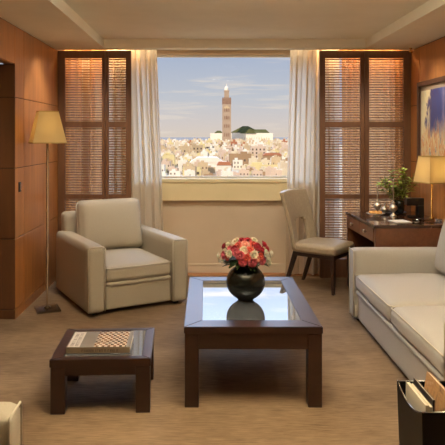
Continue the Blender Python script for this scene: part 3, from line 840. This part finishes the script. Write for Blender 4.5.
def house_mesh(w, d, h, wall, seed, roof=None):
    rng = random.Random(seed); mb = MB(); mb.mi = 0
    mb.box(-w/2, w/2, -d/2, d/2, 0, h)
    p = .4
    mb.box(-w/2, w/2, -d/2, -d/2+p, h, h+.9); mb.box(-w/2, w/2, d/2-p, d/2, h, h+.9)
    mb.box(-w/2, -w/2+p, -d/2, d/2, h, h+.9); mb.box(w/2-p, w/2, -d/2, d/2, h, h+.9)
    bx, by = rng.uniform(-.2, .2)*w, rng.uniform(-.1, .25)*d
    mb.box(bx-w*.16, bx+w*.16, by-d*.16, by+d*.16, h, h+2.6)
    if rng.random() < .6: mb.box(-w*.4, -w*.4+1.4, -d*.3, -d*.3+1.4, h, h+1.9)
    mb.mi = 1; fl_ = max(1, int(h/3.3)); n = max(2, int(w/3.2))
    for f in range(fl_):
        z = 1.2+f*3.3
        for i in range(n):
            if rng.random() < .2: continue
            x = -w/2+(i+.5)*w/n
            mb.box(x-.7, x+.7, -d/2-.06, -d/2+.02, z, z+1.7)
            if i % 2: 
                yy = -d/2+(i+.5)*d/n; mb.box(-w/2-.06, -w/2+.02, yy-.5, yy+.5, z, z+1.4); mb.box(w/2-.02, w/2+.06, yy-.5, yy+.5, z, z+1.4)
    me = bpy.data.meshes.new('house'); mb.bm.normal_update(); mb.bm.to_mesh(me); mb.bm.free()
    me.materials.append(hm[wall]); me.materials.append(M['hwin']); return me
protos = []
rng = random.Random(77)
for wall, n in (('white', 5), ('cream', 5), ('tan', 4), ('yellow', 1), ('brown', 1), ('rose', 3), ('terra', 1)):
    for k in range(n):
        protos.append((wall, house_mesh(rng.uniform(9, 13.5), rng.uniform(9, 13.5), rng.uniform(4, 9.5), wall, len(protos))))
special = []   # boxes kept clear: (x, y, halfw)
def reserve(x, y, r): special.append((x, y, r))
def at(px, d): return (px-206)/600*d
def landmark(name, label, px, d, w, dep, h, wall, cat='building', rz=0, roofm=None, seed=0):
    e = thing(name, label, cat, (at(px, d), d, GZ), rz)
    me = house_mesh(w, dep, h, wall, 100+seed)
    o = bpy.data.objects.new('walls', me); COL.objects.link(o); o.parent = e
    if roofm:
        MB().prism([(-w/2-.4, h+.2), (w/2+.4, h+.2), (w/2-w*.12, h+2.2), (-w/2+w*.12, h+2.2)], -dep/2-.4, dep/2+.4, 'y').build('roof', roofm, e)
    reserve(at(px, d), d, max(w, dep)*.62); return e
e = thing('warehouse', 'large plain white flat building low in the middle of the city view', 'building', (at(207, 430), 430, GZ))
MB().box(-12, 12, -9, 9, 0, 5.5).build('walls', hm['white'], e); MB().prism([(-12.5, 5.5), (12.5, 5.5), (7, 9.2), (-7, 9.2)], -9.4, 9.4, 'y').build('roof', hm['white'], e); reserve(at(207, 430), 430, 15)
landmark('house', 'white square house in front of the large white building', 224, 372, 8.5, 8, 6.0, 'white', rz=0, seed=1, roofm=hm['terra'])
landmark('apartment_block', 'tan apartment block at the left of the white building', 196, 600, 11, 10, 14.5, 'tan', rz=R(20), seed=2)
landmark('apartment_block', 'taller tan apartment block at the far left, in hazy sunlight', 184, 640, 11, 10, 13, 'tan', rz=R(10), seed=3)
landmark('apartment_block', 'brown building with a row of tall dark openings, right of centre', 240, 470, 17, 10, 9.5, 'brown', seed=4)
landmark('apartment_block', 'pale lilac-grey apartment block right of the brown building', 258, 560, 14, 9, 14, 'rose', seed=5)
landmark('house', 'terracotta roofed building at the right of the city view', 272, 500, 15, 8, 8, 'brown', roofm=hm['terra'], seed=6)
landmark('house', 'low yellow house at the lower left beside the curtain', 192, 360, 11, 8, 4.5, 'yellow', seed=7)
landmark('house', 'low cream yellow building at the lower right of the view', 262, 400, 22, 9, 4, 'yellow', seed=8)
landmark('house', 'pale yellow house behind the left curtain edge', 169, 460, 9, 8, 9, 'yellow', seed=9)
reserve(65, 1900, 45)
# mosque tower
MY = 1900; MX = 65.2
e = thing('minaret', 'tall square stone minaret with white lantern top rising above the city', 'tower', (MX, MY, GZ))
MB().box(-13.6, 13.6, -13.6, 13.6, 0, 127).build('shaft', M['stone'], e)
mb = MB(); mb.box(-14, 14, -14, 14, 127, 145); 
for i in range(7): 
    x = -12+i*4
    mb.box(x-1.1, x+1.1, -14, -12, 145, 148.5); mb.box(x-1.1, x+1.1, 12, 14, 145, 148.5)
mb.build('tile_band', M['stonedk'], e)
# arched openings and lattice panels on the near face
mb = MB()
for zc in (30, 58, 84, 108):
    for x in (-6.5, 0, 6.5):
        w = 1.6 if x else 2.2
        if zc == 84 and x == 0: w = 3
        pts = [(x-w, zc-5), (x+w, zc-5), (x+w, zc+3), (x+w*.6, zc+5.4), (x, zc+6.5), (x-w*.6, zc+5.4), (x-w, zc+3)]
        mb.prism(pts, -14.2, -13.4, 'y')
mb.build('arched_openings', M['stonedk'], e)
MB().prism([(-9, 112), (9, 112), (9, 116), (0, 124), (-9, 116)], -14.1, -13.5, 'y').build('lattice_panel', hm['tan'], e)
MB().box(-7.5, 7.5, -7.5, 7.5, 145, 168).box(-8.4, 8.4, -8.4, 8.4, 168, 171).build('lantern', M['stone'], e)
MB().lathe([(6, 171), (6.5, 174), (6.8, 178), (5, 182), (2, 184), (1, 186), (.8, 192), (0, 193)], (0,0,0), 20).build('dome', M['marble'], e)
# prayer hall
def hip(mb, x0, x1, y0, y1, z0, z1, k=.35):
    t = bmesh.new(); w = (y1-y0)/2*.9
    a = [t.verts.new(p) for p in ((x0, y0, z0), (x1, y0, z0), (x1, y1, z0), (x0, y1, z0))]
    ym = (y0+y1)/2; s = min((x1-x0)*k, w*1.4)
    r = [t.verts.new((x0+s, ym-3, z1)), t.verts.new((x1-s, ym-3, z1)), t.verts.new((x1-s, ym+3, z1)), t.verts.new((x0+s, ym+3, z1))]
    t.faces.new(a[::-1]); t.faces.new(r)
    for i in range(4): t.faces.new((a[i], a[(i+1) % 4], r[(i+1) % 4], r[i]))
    mb.merge(t)
e = thing('mosque', 'long white mosque with stepped green tiled roofs behind the minaret', 'mosque', (0, 1990, GZ))
D2 = 1990
def zz(py, d=1960): return 1.5-(py-137)/600*d-GZ
def xx(px, d=1960): return (px-206)/600*d
MB().box(xx(210.5), xx(222.5), -20, 40, 0, zz(133.2)).build('left_wing', M['marble'], e)
MB().box(xx(231), xx(273), -30, 60, 0, zz(133)).build('main_hall', M['marble'], e)
mb = MB(); hip(mb, xx(214), xx(224), -12, 34, zz(133.2), zz(130.5)); hip(mb, xx(231), xx(262), -6, 60, zz(132.6), zz(125.8), .42)
hip(mb, xx(240), xx(256), -34, 10, zz(133.4), zz(128.8), .25); hip(mb, xx(253), xx(270), -28, 56, zz(133), zz(129.2), .18)
mb.build('green_roof', M['green'], e)
mb = MB()
for i in range(12):
    x = xx(242)+i*8
    mb.prism([(x-2, 8), (x+2, 8), (x+2, 20), (x, 23), (x-2, 20)], -30.4, -29.8, 'y')
mb.build('arcade_openings', hm['cream'], e)
# rest of the city
cells = []; y = 335
while y < 1840:
    step = 8.2+(y-335)*.0045
    x = -.135*y
    while x < .185*y:
        cells.append((x+rng.uniform(-.5, .5)*step*.2, y+rng.uniform(-.1, .1)*step, step)); x += step*rng.uniform(1.0, 1.3)
    y += step*(1.1+(y-335)/1500*.6)
rng2 = random.Random(5); placed = []
wl = [.0]
for (x, y, st_) in cells:
    if any(abs(x-a) < r+7 and abs(y-b_) < r+7 for a, b_, r in special): continue
    wall, me = protos[min(len(protos)-1, int(rng2.random()*(len(protos)-.75)))]
    placed.append((x, y, st_, wall, me, rng2.uniform(-.12, .12)+rng2.choice((0, PI/2)), rng2.uniform(.7, 1.3)*(min(1.15, .62+(y-335)/900) if y < 1450 else .75)))
vis = [p for p in placed if -.083 < p[0]/p[1] < .146]
vis.sort(key=lambda p: p[1]); near = set(id(p) for p in vis[:290])
names = {'white': 'white', 'cream': 'cream', 'tan': 'tan', 'yellow': 'pale yellow', 'brown': 'brown', 'terra': 'terracotta', 'rose': 'pinkish beige'}
far = MB(); fm = list(hm.values()); idx = {k: i for i, k in enumerate(hm)}
for p in placed:
    x, y, st_, wall, me, rz, sz = p; k = st_/15.5
    if id(p) in near:
        o = bpy.data.objects.new('city_house', me); COL.objects.link(o); o.location = (x, y, GZ); o.rotation_euler.z = rz; o.scale = (k*.95, k*.95, sz)
        tag(o, 'small %s flat-roofed house among the dense city outside the window' % names[wall], 'house', '%s city houses outside the window' % names[wall])
    else:
        far.mi = idx[wall]
        w = 6*k; d = 5.5*k; h = rng2.uniform(7, 13)*sz
        mat = Matrix.Translation((x, y, GZ)) @ Matrix.Rotation(rz, 4, 'Z')
        far.box(-w, w, -d, d, 0, h, 0, mat); far.box(-w*.3, w*.35, -d*.2, d*.5, h, h+2.8, 0, mat)
        far.mi = len(fm)
        for i in (-.6, -.2, .2, .6):
            for z in (h*.3, h*.68): far.box(w*i-1.0, w*i+1.0, -d-.1, d+.1, z, z+2.0, 0, mat)
o = far.build('distant_houses', fm+[M['hwin']]); tag(o, 'countless tiny pale houses of the distant city towards the sea', 'houses', None, 'stuff')
print('houses', len(placed), 'visible', len(vis))

# ------------------------------------------------------------------ world
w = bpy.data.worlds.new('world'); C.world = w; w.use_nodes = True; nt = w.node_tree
bg = nt.nodes['Background']; tc = nt.nodes.new('ShaderNodeTexCoord'); sp = nt.nodes.new('ShaderNodeSeparateXYZ')
nt.links.new(tc.outputs['Generated'], sp.inputs[0])
sky = ramp(nt, sp.outputs['Z'], [(0, lin((226, 212, 198))), (.02, lin((220, 210, 204))), (.065, lin((200, 204, 212))), (.13, lin((178, 190, 212))), (.6, lin((140, 170, 215)))])
mp = nt.nodes.new('ShaderNodeMapping'); mp.inputs['Scale'].default_value = (3, 3, 34); mp.inputs['Rotation'].default_value = (0, R(-4), 0); mp.inputs['Location'].default_value = (.3, 0, .2)
nt.links.new(tc.outputs['Generated'], mp.inputs['Vector'])
cf = noise(nt, mp.outputs['Vector'], 2.2, 5, .55, .3)
cm = ramp(nt, cf, [(.56, (0, 0, 0)), (.74, (1, 1, 1))])
mx = nt.nodes.new('ShaderNodeMixRGB'); mx.inputs[2].default_value = (*lin((240, 228, 214)), 1)
mul = nt.nodes.new('ShaderNodeMath'); mul.operation = 'MULTIPLY'; mul.inputs[1].default_value = .75
nt.links.new(cm, mul.inputs[0]); nt.links.new(mul.outputs[0], mx.inputs[0]); nt.links.new(sky, mx.inputs[1])
nt.links.new(mx.outputs[0], bg.inputs['Color'])
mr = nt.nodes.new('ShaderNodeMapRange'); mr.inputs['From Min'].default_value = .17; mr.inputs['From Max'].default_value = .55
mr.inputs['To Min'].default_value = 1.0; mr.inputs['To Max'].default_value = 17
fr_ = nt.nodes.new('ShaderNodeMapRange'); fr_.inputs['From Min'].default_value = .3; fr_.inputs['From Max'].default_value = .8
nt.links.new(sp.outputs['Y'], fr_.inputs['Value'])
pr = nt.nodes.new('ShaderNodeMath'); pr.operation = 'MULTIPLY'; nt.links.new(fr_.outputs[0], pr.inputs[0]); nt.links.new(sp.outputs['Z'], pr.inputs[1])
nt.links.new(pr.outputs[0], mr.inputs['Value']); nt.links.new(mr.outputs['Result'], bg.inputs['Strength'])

# ------------------------------------------------------------------ lights
def light(kind, name, loc, rot, energy, col, **k):
    l = bpy.data.lights.new(name, kind); l.energy = energy; l.color = col
    for a, v in k.items(): setattr(l, a, v)
    o = bpy.data.objects.new(name, l); COL.objects.link(o); o.location = loc; o.rotation_euler = rot; return o
light('SUN', 'sun', (0, -50, 60), (R(58), 0, R(-35)), 4.0, (1, .84, .62), angle=R(.6))
WARM = (1, .93, .82)
for y in (3.0, 4.8):
    light('AREA', 'ceiling_downlight', (.3, y, 2.50), (0, 0, 0), 10, WARM, shape='DISK', size=.5)
for x, y in ((-1.3, 3.2), (-1.25, 5.3), (1.9, 3.6), (1.9, 5.4)):
    light('SPOT', 'soffit_spot', (x, y, 2.41), (0, 0, 0), 20, WARM, spot_size=R(95), spot_blend=.8, shadow_soft_size=.05)
# unseen fill uplights added under the tray to brighten the ceiling
for x, y in ((-.3, 2.4), (.9, 2.4), (.3, 2.9)):
    light('AREA', 'fill_uplight', (x, y, 2.22), (R(180), 0, 0), 41, (1, .90, .72), shape='DISK', size=.5)
light('AREA', 'pelmet_strip', (-1.17, 6.425, 2.49), (R(12), 0, 0), 9, (1, .66, .34), shape='RECTANGLE', size=.75, size_y=.04)
light('AREA', 'pelmet_strip', (1.68, 6.425, 2.49), (R(12), 0, 0), 10, (1, .66, .34), shape='RECTANGLE', size=.85, size_y=.04)
light('AREA', 'pelmet_strip', (.2, 6.425, 2.49), (R(12), 0, 0), 2.5, (1, .8, .55), shape='RECTANGLE', size=1.9, size_y=.04)

for x, y, rx, ry in ((-1.15, 4.3, 0, -32), (-1.15, 5.6, 0, -32), (1.75, 4.4, 0, 30), (1.72, 5.6, 0, 30), (-1.2, 5.5, 30, 0), (1.6, 5.5, 30, 0), (-.3, 5.2, 34, 0), (.6, 5.2, 34, 0)):  # side-wall washers, plus forward-tilted fill added to brighten the window wall
    light('SPOT', 'wash_fill_spot', (x, y, 2.40), (R(rx), R(-ry), 0), 30, WARM, spot_size=R(85), spot_blend=.9, shadow_soft_size=.05)

# ------------------------------------------------------------------ camera
cam = bpy.data.cameras.new('camera'); co = bpy.data.objects.new('camera', cam); COL.objects.link(co)
co.location = (0, 0, 1.5); co.rotation_euler = (R(90), 0, 0)
cam.sensor_width = 36; cam.lens = 36*600/445
cam.shift_x = (222.5-206)/445; cam.shift_y = -(222.5-137)/445
cam.clip_start = .05; cam.clip_end = 60000
C.camera = co
C.view_settings.view_transform = 'Standard'; C.view_settings.look = 'None'; C.view_settings.gamma = 1
C.view_settings.use_curve_mapping = False; C.view_settings.exposure = -.06
